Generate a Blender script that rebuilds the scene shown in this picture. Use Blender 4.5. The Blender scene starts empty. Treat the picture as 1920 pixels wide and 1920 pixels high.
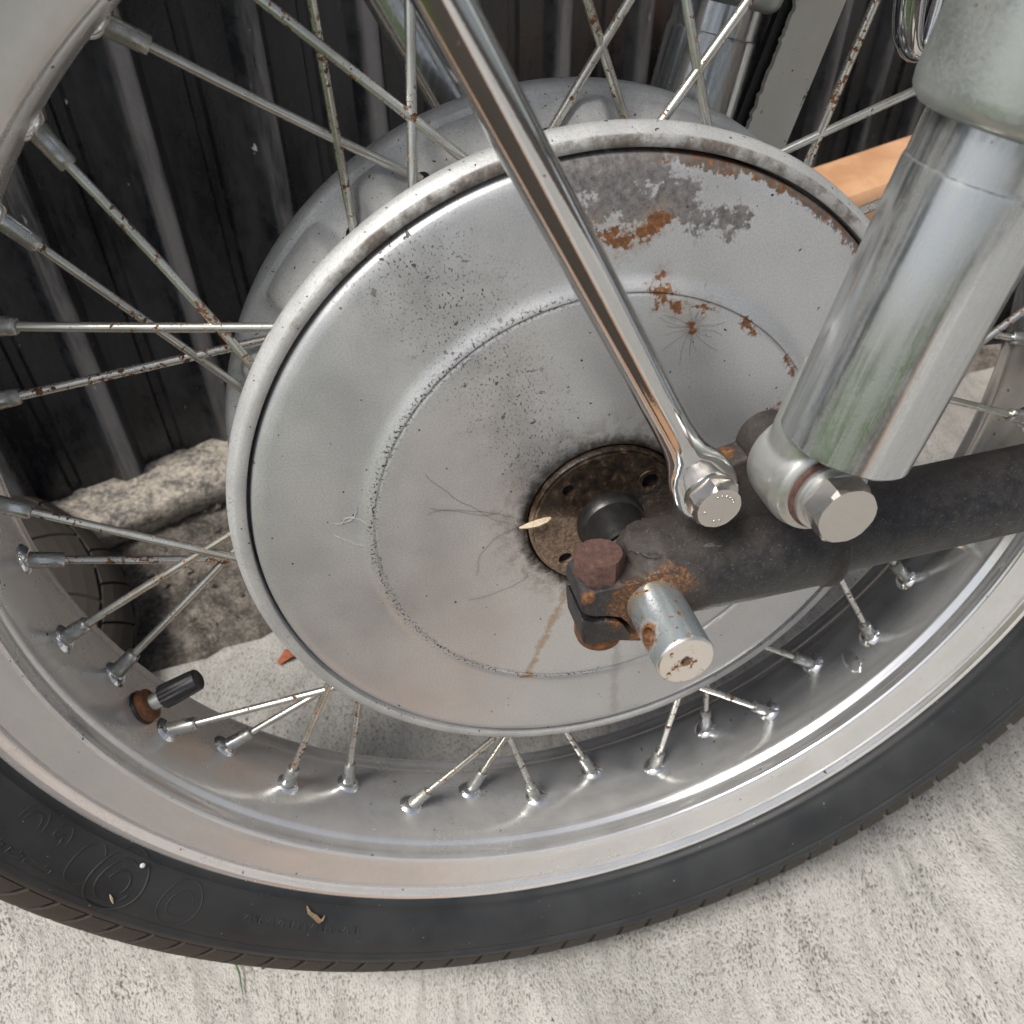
import bpy, bmesh, math, random
from mathutils import Vector, Matrix, noise as mnoise
from mathutils.geometry import tessellate_polygon
random.seed(7)
R = math.radians
scene = bpy.context.scene
COL = scene.collection

# ------------------------------------------------------------------ camera, sky, sun, exposure
LEAN = 0.17562                      # the machine leans away on its side stand
AXLE = Vector((0, 0, 0.316))        # axle above the concrete
B = Matrix.Rotation(-LEAN, 4, 'X')  # bike frame -> world
TO_WORLD = Matrix.Translation(AXLE) @ B
cam_d = bpy.data.cameras.new('camera')
cam = bpy.data.objects.new('camera', cam_d)
COL.objects.link(cam)
cr, cu, cf = Vector((.9708, -.2356, -.0441)), Vector((.1756, .5735, .8002)), Vector((.1632, .7846, -.5982))
cm = Matrix((cr, cu, -cf)).transposed().to_4x4()
cm.translation = Vector((-.0894, -.2729, .2085))
cam.matrix_world = TO_WORLD @ cm
cam_d.sensor_width = 36
cam_d.lens = 36 * 1780.2 / 1920
cam_d.clip_start = .01
cam_d.clip_end = 300
cam_d.dof.use_dof = True
cam_d.dof.focus_distance = .335
cam_d.dof.aperture_fstop = 22
scene.camera = cam

SUN_AZ, SUN_EL = R(205), R(60)      # azimuth measured from +x, counter-clockwise
world = bpy.data.worlds.new('World')
scene.world = world
world.use_nodes = True
wn = world.node_tree
sky = wn.nodes.new('ShaderNodeTexSky')
sky.sky_type = 'NISHITA'
sky.sun_disc = False
sky.sun_elevation = SUN_EL
sky.sun_rotation = R(90) - SUN_AZ
sky.air_density = 1.0
sky.dust_density = 4.0
sky.ozone_density = .6
bg = wn.nodes['Background']
bw = wn.nodes.new('ShaderNodeRGBToBW')
wn.links.new(sky.outputs[0], bw.inputs[0])
veil = wn.nodes.new('ShaderNodeMix')           # thin high haze: much of the blue is washed out
veil.data_type = 'RGBA'
veil.inputs[0].default_value = .6
wn.links.new(sky.outputs[0], veil.inputs[6])
wn.links.new(bw.outputs[0], veil.inputs[7])
wn.links.new(veil.outputs[2], bg.inputs[0])
scene.cycles.max_bounces = 6
scene.cycles.diffuse_bounces = 3
scene.cycles.glossy_bounces = 4
scene.cycles.adaptive_threshold = .02
bg.inputs[1].default_value = .095
sd = bpy.data.lights.new('sun', 'SUN')
sd.energy = 2.3
sd.angle = R(20)
sd.color = (1, .95, .88)
sun = bpy.data.objects.new('sun', sd)
COL.objects.link(sun)
to_sun = Vector((math.cos(SUN_AZ) * math.cos(SUN_EL), math.sin(SUN_AZ) * math.cos(SUN_EL), math.sin(SUN_EL)))
sun.rotation_euler = to_sun.to_track_quat('Z', 'Y').to_euler()
sun.location = (-2, -2, 4)
vs = scene.view_settings
vs.view_transform = 'Standard'
vs.look = 'None'
vs.gamma = 1
vs.exposure = 0.52
vs.use_curve_mapping = False

# ------------------------------------------------------------------ node helper
class NB:
    def __init__(s, name):
        s.m = bpy.data.materials.new(name)
        s.m.use_nodes = True
        s.t = s.m.node_tree
        s.p = s.t.nodes['Principled BSDF']
        s.tc = s.t.nodes.new('ShaderNodeTexCoord')
        s.co = s.tc.outputs['Object']
    def put(s, sock, v):
        if v is None:
            return
        if isinstance(v, bpy.types.NodeSocket):
            s.t.links.new(v, sock)
        else:
            if sock.type == 'RGBA' and len(v) == 3:
                v = (*v, 1)
            sock.default_value = v
    def math(s, op, a, b=None, c=None, clamp=False):
        n = s.t.nodes.new('ShaderNodeMath')
        n.operation = op
        n.use_clamp = clamp
        for i, v in enumerate((a, b, c)):
            s.put(n.inputs[i], v)
        return n.outputs[0]
    def vmath(s, op, a, b=None, scale=None, out=0):
        n = s.t.nodes.new('ShaderNodeVectorMath')
        n.operation = op
        s.put(n.inputs[0], a)
        if b is not None:
            s.put(n.inputs[1], b)
        if scale is not None:
            s.put(n.inputs['Scale'], scale)
        return n.outputs[out]
    def noise(s, scale, detail=4, rough=.55, vec=None, dist=0, col=False):
        n = s.t.nodes.new('ShaderNodeTexNoise')
        s.put(n.inputs['Vector'], vec if vec is not None else s.co)
        n.inputs['Scale'].default_value = scale
        n.inputs['Detail'].default_value = detail
        n.inputs['Roughness'].default_value = rough
        n.inputs['Distortion'].default_value = dist
        return n.outputs[1 if col else 0]
    def voro(s, scale, vec=None, feature='F1', rand=1):
        n = s.t.nodes.new('ShaderNodeTexVoronoi')
        n.feature = feature
        s.put(n.inputs['Vector'], vec if vec is not None else s.co)
        n.inputs['Scale'].default_value = scale
        n.inputs['Randomness'].default_value = rand
        return n.outputs['Distance']
    def map(s, v, a, b, lo=0., hi=1., smooth=True):
        n = s.t.nodes.new('ShaderNodeMapRange')
        n.interpolation_type = 'SMOOTHSTEP' if smooth else 'LINEAR'
        s.put(n.inputs[0], v)
        for i, q in enumerate((a, b, lo, hi)):
            n.inputs[i + 1].default_value = q
        return n.outputs[0]
    def mix(s, f, a, b):
        n = s.t.nodes.new('ShaderNodeMix')
        n.data_type = 'RGBA'
        s.put(n.inputs[0], f)
        s.put(n.inputs[6], a)
        s.put(n.inputs[7], b)
        return n.outputs[2]
    def fmix(s, f, a, b):
        n = s.t.nodes.new('ShaderNodeMix')
        s.put(n.inputs[0], f)
        s.put(n.inputs[2], a)
        s.put(n.inputs[3], b)
        return n.outputs[0]
    def ramp(s, f, stops):
        n = s.t.nodes.new('ShaderNodeValToRGB')
        e = n.color_ramp.elements
        while len(e) < len(stops):
            e.new(.5)
        for i, (p_, c) in enumerate(stops):
            e[i].position = p_
            e[i].color = (*c, 1)
        s.put(n.inputs[0], f)
        return n.outputs[0]
    def scale(s, v, vec=None, rot=(0, 0, 0), loc=(0, 0, 0)):
        n = s.t.nodes.new('ShaderNodeMapping')
        s.put(n.inputs[0], vec if vec is not None else s.co)
        n.inputs['Location'].default_value = loc
        n.inputs['Rotation'].default_value = rot
        n.inputs['Scale'].default_value = v
        return n.outputs[0]
    def sep(s, vec=None):
        n = s.t.nodes.new('ShaderNodeSeparateXYZ')
        s.put(n.inputs[0], vec if vec is not None else s.co)
        return n.outputs
    def comb(s, x, y, z):
        n = s.t.nodes.new('ShaderNodeCombineXYZ')
        for i, v in enumerate((x, y, z)):
            s.put(n.inputs[i], v)
        return n.outputs[0]
    def mx(s, *a):
        r = a[0]
        for b in a[1:]:
            r = s.math('MAXIMUM', r, b)
        return r
    def mul(s, a, b):
        return s.math('MULTIPLY', a, b)
    def bump(s, h, strength=.5, dist=.001, prev=None):
        n = s.t.nodes.new('ShaderNodeBump')
        n.inputs['Strength'].default_value = strength
        n.inputs['Distance'].default_value = dist
        s.put(n.inputs['Height'], h)
        if prev is not None:
            s.t.links.new(prev, n.inputs['Normal'])
        return n.outputs[0]
    def set(s, **k):
        names = dict(color='Base Color', metal='Metallic', rough='Roughness', normal='Normal', coat='Coat Weight',
                     coat_rough='Coat Roughness', spec='Specular IOR Level', aniso='Anisotropic')
        for a, v in k.items():
            s.put(s.p.inputs[names[a]], v)
        return s.m

RUST = ((.25, (.045, .022, .012)), (.48, (.13, .055, .022)), (.66, (.30, .13, .04)), (.85, (.45, .25, .11)))

# ---- painted silver hub cover with its stains (object coordinates are metres from the axle centre)
def m_cover():
    b = NB('silver_paint_stained')
    x, y, z = b.sep()
    p2 = b.comb(x, 0., z)
    wob = b.noise(160, 3, .65, p2)
    wob2 = b.noise(520, 2, .6, p2)
    wsum = b.math('ADD', b.mul(b.math('SUBTRACT', wob, .5), .02), b.mul(b.math('SUBTRACT', wob2, .5), .010))
    halos = None
    def seg(a, c, rad, soft=.0016, amp=1.0):
        a3, c3 = Vector((a[0], 0, a[1])), Vector((c[0], 0, c[1]))
        ba = c3 - a3
        pa = b.vmath('SUBTRACT', p2, tuple(a3))
        if ba.length > 1e-6:
            h = b.math('DIVIDE', b.vmath('DOT_PRODUCT', pa, tuple(ba), out=1), ba.length_squared, clamp=True)
            pa = b.vmath('SUBTRACT', pa, b.vmath('SCALE', tuple(ba), scale=h))
        d = b.vmath('LENGTH', pa, out=1)
        d = b.math('ADD', d, b.mul(wsum, amp))
        if halos is not None:
            halos.append(b.map(d, rad + soft + .0035, rad))
        return b.map(d, rad + soft, rad - soft)
    rad = b.vmath('LENGTH', p2, out=1)
    ang = b.math('ARCTAN2', x, z)
    # bare grey zinc where the paint has gone
    bare = b.mx(seg((-.012, .1215), (.0135, .119), .0075), seg((.0, .115), (.012, .108), .0055), seg((.0215, .1095), (.025, .109), .0072),
                seg((.03, .1035), (.034, .1005), .003), seg((.0405, .1005), (.044, .1), .0042), seg((-.006, .107), (.002, .111), .004))
    edge = b.mul(b.map(b.math('ADD', rad, b.mul(wsum, .55)), .1212, .1226), b.mul(b.map(ang, .0, .25), b.map(ang, 1.2, .95)))
    halos = []
    rust = b.mx(seg((.0062, .0982), (.0195, .1042), .0026, .001, .7), seg((.0008, .102), (.0016, .1022), .0022, .001),
                seg((-.0068, .101), (-.0058, .106), .0018), seg((.0172, .0864), (.0192, .0868), .001, .0006, .4),
                seg((.0182, .0812), (.019, .0795), .0019, .001), seg((.0236, .0763), (.0242, .0757), .0015, .0008, .5),
                seg((.0265, .0768), (.036, .0732), .0008, .0006, .5), seg((.029, .0684), (.0294, .0676), .0012, .0008, .5),
                seg((.0478, .0668), (.0512, .0635), .0015, .001, .6), seg((.0652, .0505), (.069, .0445), .0014, .001, .6),
                seg((.063, .030), (.066, .024), .003, .003))
    halo = b.mul(b.mx(*halos[:8]), b.map(b.noise(240, 3, .6, p2), .3, .6))
    halos = None
    edrust = b.mul(edge, b.map(b.noise(330, 4, .6, p2), .5, .58))
    # rust run below the axle
    run = b.mx(b.mul(seg((-.0155, -.034), (-.0318, -.0785), .0012, .001, .35), .75), seg((-.0335, -.079), (-.0305, -.0788), .0012, .0008, .3))
    run2 = b.mul(seg((.0062, -.07), (.0083, -.118), .0016, .0014, .3), .28)
    # soot and oil specks thrown up the plate
    zone = b.mx(seg((-.062, .101), (-.047, .083), .017, .016, .8), seg((-.05, .08), (-.030, .05), .013, .014, .8), seg((-.034, .045), (-.022, .026), .012, .012, .8))
    sp_lo = b.map(b.noise(1250, 2, .6, b.scale((1, 1, .7), p2, (0, .6, 0))), .585, .64)
    sp_hi = b.map(b.noise(330, 2, .62, p2), .64, .66)
    sp_any = b.map(b.noise(420, 1, .5, b.scale((1, 1, 1), p2, loc=(3, 0, 1))), .74, .76)
    specks = b.mx(b.mul(zone, b.mx(sp_lo, sp_hi)), sp_any)
    # grime creeping out from the bearing retainer; dark line and specks in the pressed ring
    oil = b.mul(b.map(b.math('ADD', rad, b.mul(wsum, .35)), .0355, .0295), b.map(ang, 2.4, 1.5))
    oil2 = b.mul(b.map(b.math('ADD', rad, b.mul(wsum, .9)), .047, .030), .55)
    ring = b.mul(b.map(b.math('ABSOLUTE', b.math('SUBTRACT', rad, .08355)), .0008, .0002), b.map(b.noise(60, 3, .6, p2), .3, .6))
    ring_speck = b.mul(b.map(b.math('ABSOLUTE', b.math('SUBTRACT', rad, .0842)), .0030, .0003), b.map(b.noise(1000, 2, .5, p2), .55, .60))
    fine = b.noise(1500, 2, .5, p2)
    cloud = b.noise(26, 5, .6, p2)
    scuff = b.mul(b.map(b.noise(70, 5, .7, b.scale((1, 1, .22), p2, (0, .5, 0))), .56, .7), .35)
    col = b.mix(b.map(cloud, .3, .7), (.53, .54, .555), (.62, .625, .63))
    col = b.mix(b.mul(b.map(fine, .35, .65), .28), col, (.28, .28, .28))
    col = b.mix(scuff, col, (.55, .55, .54))
    col = b.mix(bare, col, b.ramp(b.noise(420, 5, .7, p2), ((.3, (.055, .052, .055)), (.5, (.14, .135, .138)), (.66, (.22, .2, .19)), (.76, (.5, .5, .48)))))
    col = b.mix(edge, col, b.ramp(b.noise(300, 5, .7, p2), ((.3, (.05, .042, .036)), (.6, (.13, .105, .09)), (.8, (.35, .3, .26)))))
    col = b.mix(b.mul(halo, .38), col, (.30, .22, .14))
    col = b.mix(b.mx(rust, edrust), col, b.ramp(b.noise(500, 5, .7, p2), RUST))
    col = b.mix(run, col, b.ramp(b.noise(600, 4, .6, p2), ((.3, (.2, .12, .055)), (.7, (.42, .28, .15)))))
    col = b.mix(run2, col, (.2, .15, .1))
    col = b.mix(b.mul(oil2, b.map(b.noise(200, 5, .7, p2), .4, .6)), col, (.15, .11, .07))
    col = b.mix(oil, col, (.018, .013, .009))
    col = b.mix(b.mx(b.mul(ring, .35), b.mul(ring_speck, b.map(ang, .2, -.3))), col, (.06, .055, .048))
    col = b.mix(specks, col, (.025, .022, .02))
    col = b.mix(b.mul(b.mul(zone, b.map(b.noise(55, 4, .65, p2), .3, .65)), .42), col, (.16, .15, .15))
    col = b.mix(b.mul(b.map(b.noise(13, 4, .6, b.scale((1, 1, 1), p2, loc=(1, 0, 2))), .5, .72), .14), col, (.42, .38, .33))
    dull = b.mx(bare, rust, edge, specks, run)
    return b.set(color=col, metal=b.fmix(dull, .62, .05), rough=b.fmix(dull, b.map(cloud, .3, .7, .34, .46), .8), normal=b.bump(b.noise(1500, 1, .5, p2), .05, .0006, b.bump(b.noise(22, 2, .5, p2), .10, .004)))

def m_cast():
    b = NB('cast_aluminium')
    x, y, z = b.sep()
    n1 = b.noise(1400, 3, .6)
    n2 = b.noise(60, 5, .6)
    rad = b.vmath('LENGTH', b.comb(x, 0., z), out=1)
    ang = b.math('ARCTAN2', x, z)
    col = b.mix(b.map(n2, .3, .7), (.46, .47, .475), (.58, .59, .59))
    col = b.mix(b.mul(b.map(n1, .4, .7), .35), col, (.25, .25, .245))
    # dirt ring on the front lip, patchy brown in the spoke pockets
    lip = b.mul(b.map(y, .0012, .0004), b.map(rad, .1255, .1262))
    dirt = b.mul(lip, b.mul(b.map(b.noise(70, 5, .7), .35, .6), b.map(b.math('ABSOLUTE', b.math('SUBTRACT', ang, .05)), 1.5, .6)))
    dirt = b.mx(b.mul(dirt, .9), b.mul(lip, .25))
    pocket = b.mul(b.map(rad, .121, .116), b.map(b.noise(90, 5, .65), .35, .62))
    col = b.mix(dirt, col, b.ramp(b.noise(700, 4, .7), ((.3, (.05, .042, .036)), (.6, (.17, .14, .115)), (.8, (.3, .25, .21)))))
    col = b.mix(b.mul(pocket, .65), col, (.17, .14, .095))
    specks = b.map(b.noise(600, 2, .5), .69, .72)
    col = b.mix(specks, col, (.03, .028, .025))
    return b.set(color=col, metal=.3, rough=b.fmix(dirt, .5, .85), normal=b.bump(n1, .3, .0006))

def m_rim():
    b = NB('polished_aluminium_rim')
    x, y, z = b.sep()
    rad = b.vmath('LENGTH', b.comb(x, 0., z), out=1)
    ang = b.math('ARCTAN2', x, z)
    n1 = b.noise(28, 5, .65)
    n2 = b.noise(900, 3, .6)
    dust = b.mul(b.map(n1, .35, .72), b.map(b.noise(700, 3, .7), .25, .7))
    # more brake dust where the wheel has stood nearest the fence, less on the lower right
    side = b.map(x, .06, -.12, .25, 1.)
    dust = b.mul(dust, side)
    wall = b.mul(b.map(y, .0016, .0010), b.map(rad, .2375, .2345))
    grime = b.mul(b.mul(wall, b.map(b.noise(15, 4, .6), .2, .7, .35, .8)), b.map(x, .12, -.14, .12, .9))
    film = b.mx(b.mul(dust, .4), grime, b.map(x, .08, -.18, .03, .30))
    pits = b.map(b.noise(330, 2, .5), .735, .75)
    oxide = b.map(b.noise(40, 4, .65), .3, .7, .14, .36)
    col = b.mix(film, b.mix(oxide, (.90, .905, .91), (.74, .745, .75)), b.mix(b.noise(300, 3, .6), (.30, .27, .24), (.44, .41, .375)))
    col = b.mix(pits, col, (.05, .045, .04))
    met = b.fmix(b.mx(film, pits), b.fmix(oxide, 1., .45), .15)
    rough = b.fmix(film, b.map(n1, .3, .7, .10, .19), .55)
    return b.set(color=col, metal=met, rough=rough, normal=b.bump(n2, .04, .0004))

def m_spoke():
    b = NB('zinc_spoke_rusty')
    n1 = b.noise(130, 4, .65)
    n2 = b.noise(520, 3, .6)
    oi = b.t.nodes.new('ShaderNodeObjectInfo').outputs['Random']
    rust = b.map(b.math('ADD', b.math('ADD', b.mul(n1, .65), b.mul(n2, .45)), b.mul(b.math('SUBTRACT', oi, .5), .10)), .63, .69)
    film = b.map(b.noise(60, 3, .6), .4, .7)
    col = b.mix(b.mul(film, .6), (.62, .62, .58), (.38, .35, .28))
    col = b.mix(rust, col, b.ramp(b.noise(400, 4, .7), RUST))
    return b.set(color=col, metal=b.fmix(rust, .85, .05), rough=b.fmix(rust, .27, .85), normal=b.bump(n2, .15, .0003))

def m_nipple():
    b = NB('nickel_nipple')
    n = b.noise(150, 3, .6)
    film = b.map(n, .35, .7)
    col = b.mix(film, (.52, .53, .52), (.24, .235, .2))
    return b.set(color=col, metal=b.fmix(film, .95, .4), rough=b.fmix(film, .2, .5), normal=b.bump(n, .1, .0004))

def m_chrome(name, rough, dustamt, tint=(.78, .79, .80), pit=.74, along=None):
    b = NB(name)
    d1 = b.noise(90, 4, .7)
    if along:                    # wiping marks and drips that run the length of the tube
        dt = b.vmath('DOT_PRODUCT', b.co, along, out=1)
        v = b.vmath('SUBTRACT', b.co, b.vmath('SCALE', along, scale=b.mul(dt, .965)))
        d1 = b.map(b.math('ADD', b.mul(b.noise(420, 3, .7, v), .7), b.mul(d1, .3)), .36, .64)
    d2 = b.noise(1100, 2, .65)
    dust = b.mul(b.map(b.math('ADD', b.mul(d1, .5), b.mul(d2, .5)), .25, .75, .35, 1.), dustamt)
    pits = b.map(b.noise(420, 2, .5), pit, pit + .015)
    light = b.map(b.noise(850, 2, .5, b.scale((1, 1, 1), loc=(5, 2, 1))), .70, .74)
    col = b.mix(dust, tint, (.33, .335, .325))
    col = b.mix(b.mul(light, dustamt * .7), col, (.6, .6, .58))
    col = b.mix(pits, col, (.2, .1, .05))
    f = b.mx(dust, b.mul(pits, .9))
    return b.set(color=col, metal=b.fmix(f, 1., .2), rough=b.fmix(f, rough, .6), normal=b.bump(d2, .03, .0003))

def m_axle():
    b = NB('zinc_axle_rust_spots')
    x, y, z = b.sep()
    n1 = b.noise(360, 3, .6)
    rust = b.map(n1, .625, .66)
    halo = b.map(n1, .56, .65)
    ring = b.map(y, -.066, -.062)
    # rust staining round the tommy-bar hole and the centre drilling
    d = b.vmath('LENGTH', b.vmath('SUBTRACT', b.co, (-.0087, -.0772, .0030)), out=1)
    hole = b.map(b.math('ADD', d, b.mul(b.math('SUBTRACT', b.noise(500, 3, .6), .5), .004)), .0058, .0035)
    dc = b.vmath('LENGTH', b.vmath('SUBTRACT', b.co, (0, -.0875, 0)), out=1)
    hole = b.mx(hole, b.map(b.math('ADD', dc, b.mul(b.math('SUBTRACT', b.noise(700, 3, .6), .5), .0018)), .0024, .0016))
    side = b.map(y, -.0872, -.0866)
    col = b.mix(side, (.80, .77, .72), (.50, .56, .58))  # end face coloured cream for the sunlit ground it would reflect
    col = b.mix(b.mul(b.mx(halo, ring), .45), col, (.45, .33, .17))
    col = b.mix(b.mx(rust, hole), col, b.ramp(b.noise(600, 4, .7), RUST))
    f = b.mx(rust, hole)
    return b.set(color=col, metal=b.fmix(f, b.fmix(side, .9, .75), .05), rough=b.fmix(f, b.fmix(side, .3, .24), .85), normal=b.bump(b.noise(900, 2, .5), .1, .0004))

def m_swing():
    b = NB('worn_black_frame_paint')
    x, y, z = b.sep()
    n1 = b.noise(75, 4, .7)
    n2 = b.noise(900, 2, .7)
    n3 = b.noise(240, 3, .7)
    def ball(c, r0, r1, w=.012):
        d = b.vmath('LENGTH', b.vmath('SUBTRACT', b.co, c), out=1)
        return b.map(b.math('ADD', d, b.mul(b.math('SUBTRACT', n3, .5), w)), r0, r1)
    # rust on the collar round the axle, on the clamp lips and at the weld
    dx = b.vmath('LENGTH', b.comb(x, 0., z), out=1)
    collar = b.mul(b.map(y, -.0572, -.0592), b.mul(b.map(b.math('ADD', dx, b.mul(b.math('SUBTRACT', n3, .5), .010)), .0168, .0148), b.map(b.math('ADD', z, b.mul(x, -.6)), -.004, .002)))
    rust = b.mx(b.mul(collar, b.map(n2, .44, .54)), b.mul(ball((-.0225, -.060, .0078), .003, .0012, .008), 1.), ball((.026, -.043, .040), .006, .003), ball((-.004, -.058, -.015), .006, .003))
    weld = b.mul(b.map(b.math('ABSOLUTE', b.math('SUBTRACT', x, .0655)), .007, .001), .55)
    up = b.map(b.math('ADD', z, b.mul(b.math('SUBTRACT', n3, .5), .02)), .002, .019)
    brown = b.mx(b.map(n1, .50, .70), weld, b.mul(up, .6), b.mul(b.map(dx, .022, .013), b.map(n1, .3, .5)))
    specks = b.map(b.noise(1300, 2, .6), .60, .70)
    scr = b.map(b.noise(300, 3, .6, b.scale((.25, 1, 1))), .70, .72)
    col = b.mix(b.map(n3, .35, .65), (.013, .013, .015), (.026, .026, .028))
    col = b.mix(b.mul(brown, .6), col, b.mix(n3, (.036, .028, .022), (.098, .074, .056)))
    col = b.mix(b.mul(specks, .30), col, (.20, .19, .185))
    col = b.mix(b.mul(scr, .4), col, (.2, .2, .2))
    col = b.mix(rust, col, b.ramp(b.noise(600, 5, .7), RUST))
    return b.set(color=col, metal=0., rough=b.fmix(b.mx(rust, brown), .42, .75), spec=.5, normal=b.bump(n2, .3, .0006))

def m_rust(name, dark):
    b = NB(name)
    n = b.noise(500, 6, .7)
    n2 = b.noise(90, 4, .6)
    if dark:
        col = b.ramp(n, ((.25, (.05, .026, .022)), (.55, (.105, .055, .045)), (.8, (.19, .11, .085))))
    else:
        col = b.ramp(b.math('ADD', b.mul(n, .6), b.mul(n2, .4)), ((.3, (.05, .025, .015)), (.48, (.15, .06, .025)), (.62, (.30, .11, .035)), (.8, (.42, .2, .08))))
    return b.set(color=col, metal=0., rough=.82, normal=b.bump(n, .6, .0009))

def m_rubber():
    b = NB('tyre_rubber')
    n1 = b.noise(30, 5, .6)
    n2 = b.noise(1200, 3, .6)
    x, y, z = b.sep()
    rad = b.vmath('LENGTH', b.comb(x, 0., z), out=1)
    brown = b.mul(b.map(rad, .270, .280), b.map(n1, .3, .6, .4, .9))
    col = b.mix(b.map(n1, .3, .7), (.017, .019, .021), (.032, .034, .036))
    col = b.mix(brown, col, (.048, .040, .032))
    col = b.mix(b.map(b.noise(620, 2, .5), .755, .77), col, (.35, .34, .32))
    return b.set(color=col, rough=b.map(n1, .3, .7, .46, .62), spec=.45, normal=b.bump(n2, .12, .0005))

def m_tread():
    b = NB('tyre_tread_rubber')
    n = b.noise(500, 4, .7)
    return b.set(color=b.mix(n, (.022, .019, .016), (.055, .046, .037)), rough=.8, normal=b.bump(n, .3, .0006))

def m_plain(name, color, rough, metal=0., bump=None, spec=.5):
    b = NB(name)
    n = b.noise(bump or 300, 5, .65)
    c2 = tuple(c * .6 for c in color)
    return b.set(color=b.mix(b.map(n, .3, .7), color, c2), rough=rough, metal=metal, spec=spec, normal=b.bump(n, .2, .0008))

def m_retainer():
    b = NB('oily_bearing_retainer')
    x, y, z = b.sep()
    ang = b.math('ADD', z, b.mul(x, .25))
    n = b.noise(330, 5, .7)
    wet = b.map(b.math('ADD', ang, b.mul(b.math('SUBTRACT', n, .5), .02)), -.003, .005)
    grit = b.ramp(b.noise(800, 5, .75), ((.3, (.045, .032, .022)), (.5, (.16, .11, .075)), (.7, (.30, .22, .155))))
    tar = b.ramp(n, ((.35, (.006, .0045, .004)), (.55, (.03, .019, .012)), (.72, (.10, .075, .05))))
    col = b.mix(wet, grit, tar)
    return b.set(color=col, rough=b.fmix(wet, .85, .28), metal=.0, normal=b.bump(n, .5, .001))

def m_fence():
    b = NB('black_sheet_steel')
    # local x runs along the fence, z up
    x, y, z = b.sep()
    v = b.comb(x, 0., z)
    streak = b.noise(34, 4, .7, b.scale((1, 1, .16), v))
    blot = b.noise(120, 4, .75, b.scale((1, 1, .5), v))
    fine = b.noise(700, 3, .65)
    u = b.math('FRACT', b.math('ADD', b.math('DIVIDE', b.math('SUBTRACT', x, .04), .0845), .5))
    ridge = b.map(b.math('ABSOLUTE', b.math('SUBTRACT', u, .5)), .11, .03)
    wear_and_light = b.mul(ridge, b.map(b.noise(28, 5, .7, b.scale((1, 1, .12), v)), .36, .58))  # ridge scuffs, plus the light the ribs catch put into the colour
    white = b.mx(b.map(b.noise(190, 3, .6, b.scale((1, 1, .35), v, loc=(.3, 0, .1))), .715, .735), b.mul(ridge, b.map(b.noise(150, 4, .65, b.scale((1, 1, .25), v)), .65, .69)))
    haze = b.mul(b.map(b.math('ADD', b.mul(streak, .6), b.mul(blot, .4)), .40, .64), .55)
    col = b.mix(haze, (.007, .008, .011), (.052, .054, .06))
    col = b.mix(b.mul(wear_and_light, .75), col, b.mix(fine, (.20, .195, .20), (.33, .32, .32)))
    col = b.mix(b.mul(white, .8), col, (.5, .47, .42))
    return b.set(color=col, rough=b.fmix(b.mx(haze, wear_and_light), .24, .6), spec=.5, normal=b.bump(b.noise(40, 2, .5, v), .06, .002))

def m_concrete():
    b = NB('brushed_concrete')
    x, y, z = b.sep()
    swirl = b.noise(3.2, 2, .5, b.comb(x, y, 0.), col=True)
    w = b.vmath('ADD', b.comb(x, y, 0.), b.vmath('SCALE', b.vmath('SUBTRACT', swirl, (.5, .5, .5)), scale=.16))
    pits = b.noise(950, 3, .7, b.scale((1, .40, 1), w, (0, 0, R(-12))))
    grain = b.noise(1500, 2, .6)
    blot = b.noise(9, 5, .65)
    stain = b.map(b.math('ADD', b.noise(4.5, 5, .6), b.mul(b.map(y, -.2, .15), .12)), .55, .72)
    pm = b.map(b.math('ADD', pits, b.mul(b.math('SUBTRACT', b.noise(45, 3, .6), .5), .22)), .53, .63)
    streaks = b.noise(110, 4, .7, b.scale((1, .12, 1), w, (0, 0, R(-12))))
    big = b.map(b.noise(170, 3, .6), .69, .72)
    col = b.mix(b.map(blot, .3, .7), (.54, .53, .50), (.65, .635, .60))
    col = b.mix(b.mul(b.map(grain, .3, .7), .25), col, (.62, .60, .56))
    col = b.mix(b.mul(b.map(streaks, .42, .62), .45), col, (.74, .725, .69))
    col = b.mix(b.mul(b.map(streaks, .5, .36), .35), col, (.36, .35, .325))
    col = b.mix(b.mul(stain, .35), col, (.21, .21, .195))
    col = b.mix(b.mul(pm, b.map(b.noise(14, 4, .6), .35, .65, .5, 1.)), col, (.14, .132, .115))
    col = b.mix(big, col, (.045, .042, .036))
    return b.set(color=col, rough=.85, spec=.3, normal=b.bump(b.mul(pits, -1.), 1., .0016))

def m_soil():
    b = NB('dark_soil_and_lawn')
    x, y, z = b.sep()
    n = b.noise(60, 4, .7)
    n2 = b.noise(300, 3, .7)
    damp = b.ramp(b.math('ADD', b.mul(n, .6), b.mul(n2, .4)), ((.34, (.035, .031, .027)), (.48, (.12, .108, .095)), (.6, (.24, .215, .185)), (.72, (.42, .38, .32))))
    lawn = b.mix(b.noise(9, 6, .7), (.035, .07, .012), (.085, .15, .028))
    f = b.mul(b.map(b.math('ADD', x, b.mul(b.noise(2, 3, .6), .6)), -.2, -.45), b.map(y, .05, -.05))
    dark_front = b.mix(n, (.03, .024, .02), (.09, .07, .055))  # unseen ground in front, added dark so the chrome mirrors something dark
    damp = b.mix(b.map(y, .05, -.02), damp, dark_front)
    return b.set(color=b.mix(f, damp, lawn), rough=.95, spec=.2, normal=b.bump(n2, .8, .004))

def m_footing():
    b = NB('rough_old_mortar')
    n = b.noise(70, 6, .75)
    n2 = b.noise(260, 5, .7)
    c = b.ramp(b.math('ADD', b.mul(n, .55), b.mul(n2, .45)), ((.33, (.055, .055, .055)), (.44, (.20, .19, .175)), (.52, (.48, .43, .36)), (.64, (.74, .67, .58))))
    return b.set(color=c, rough=.92, normal=b.bump(n2, .8, .003))

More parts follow.
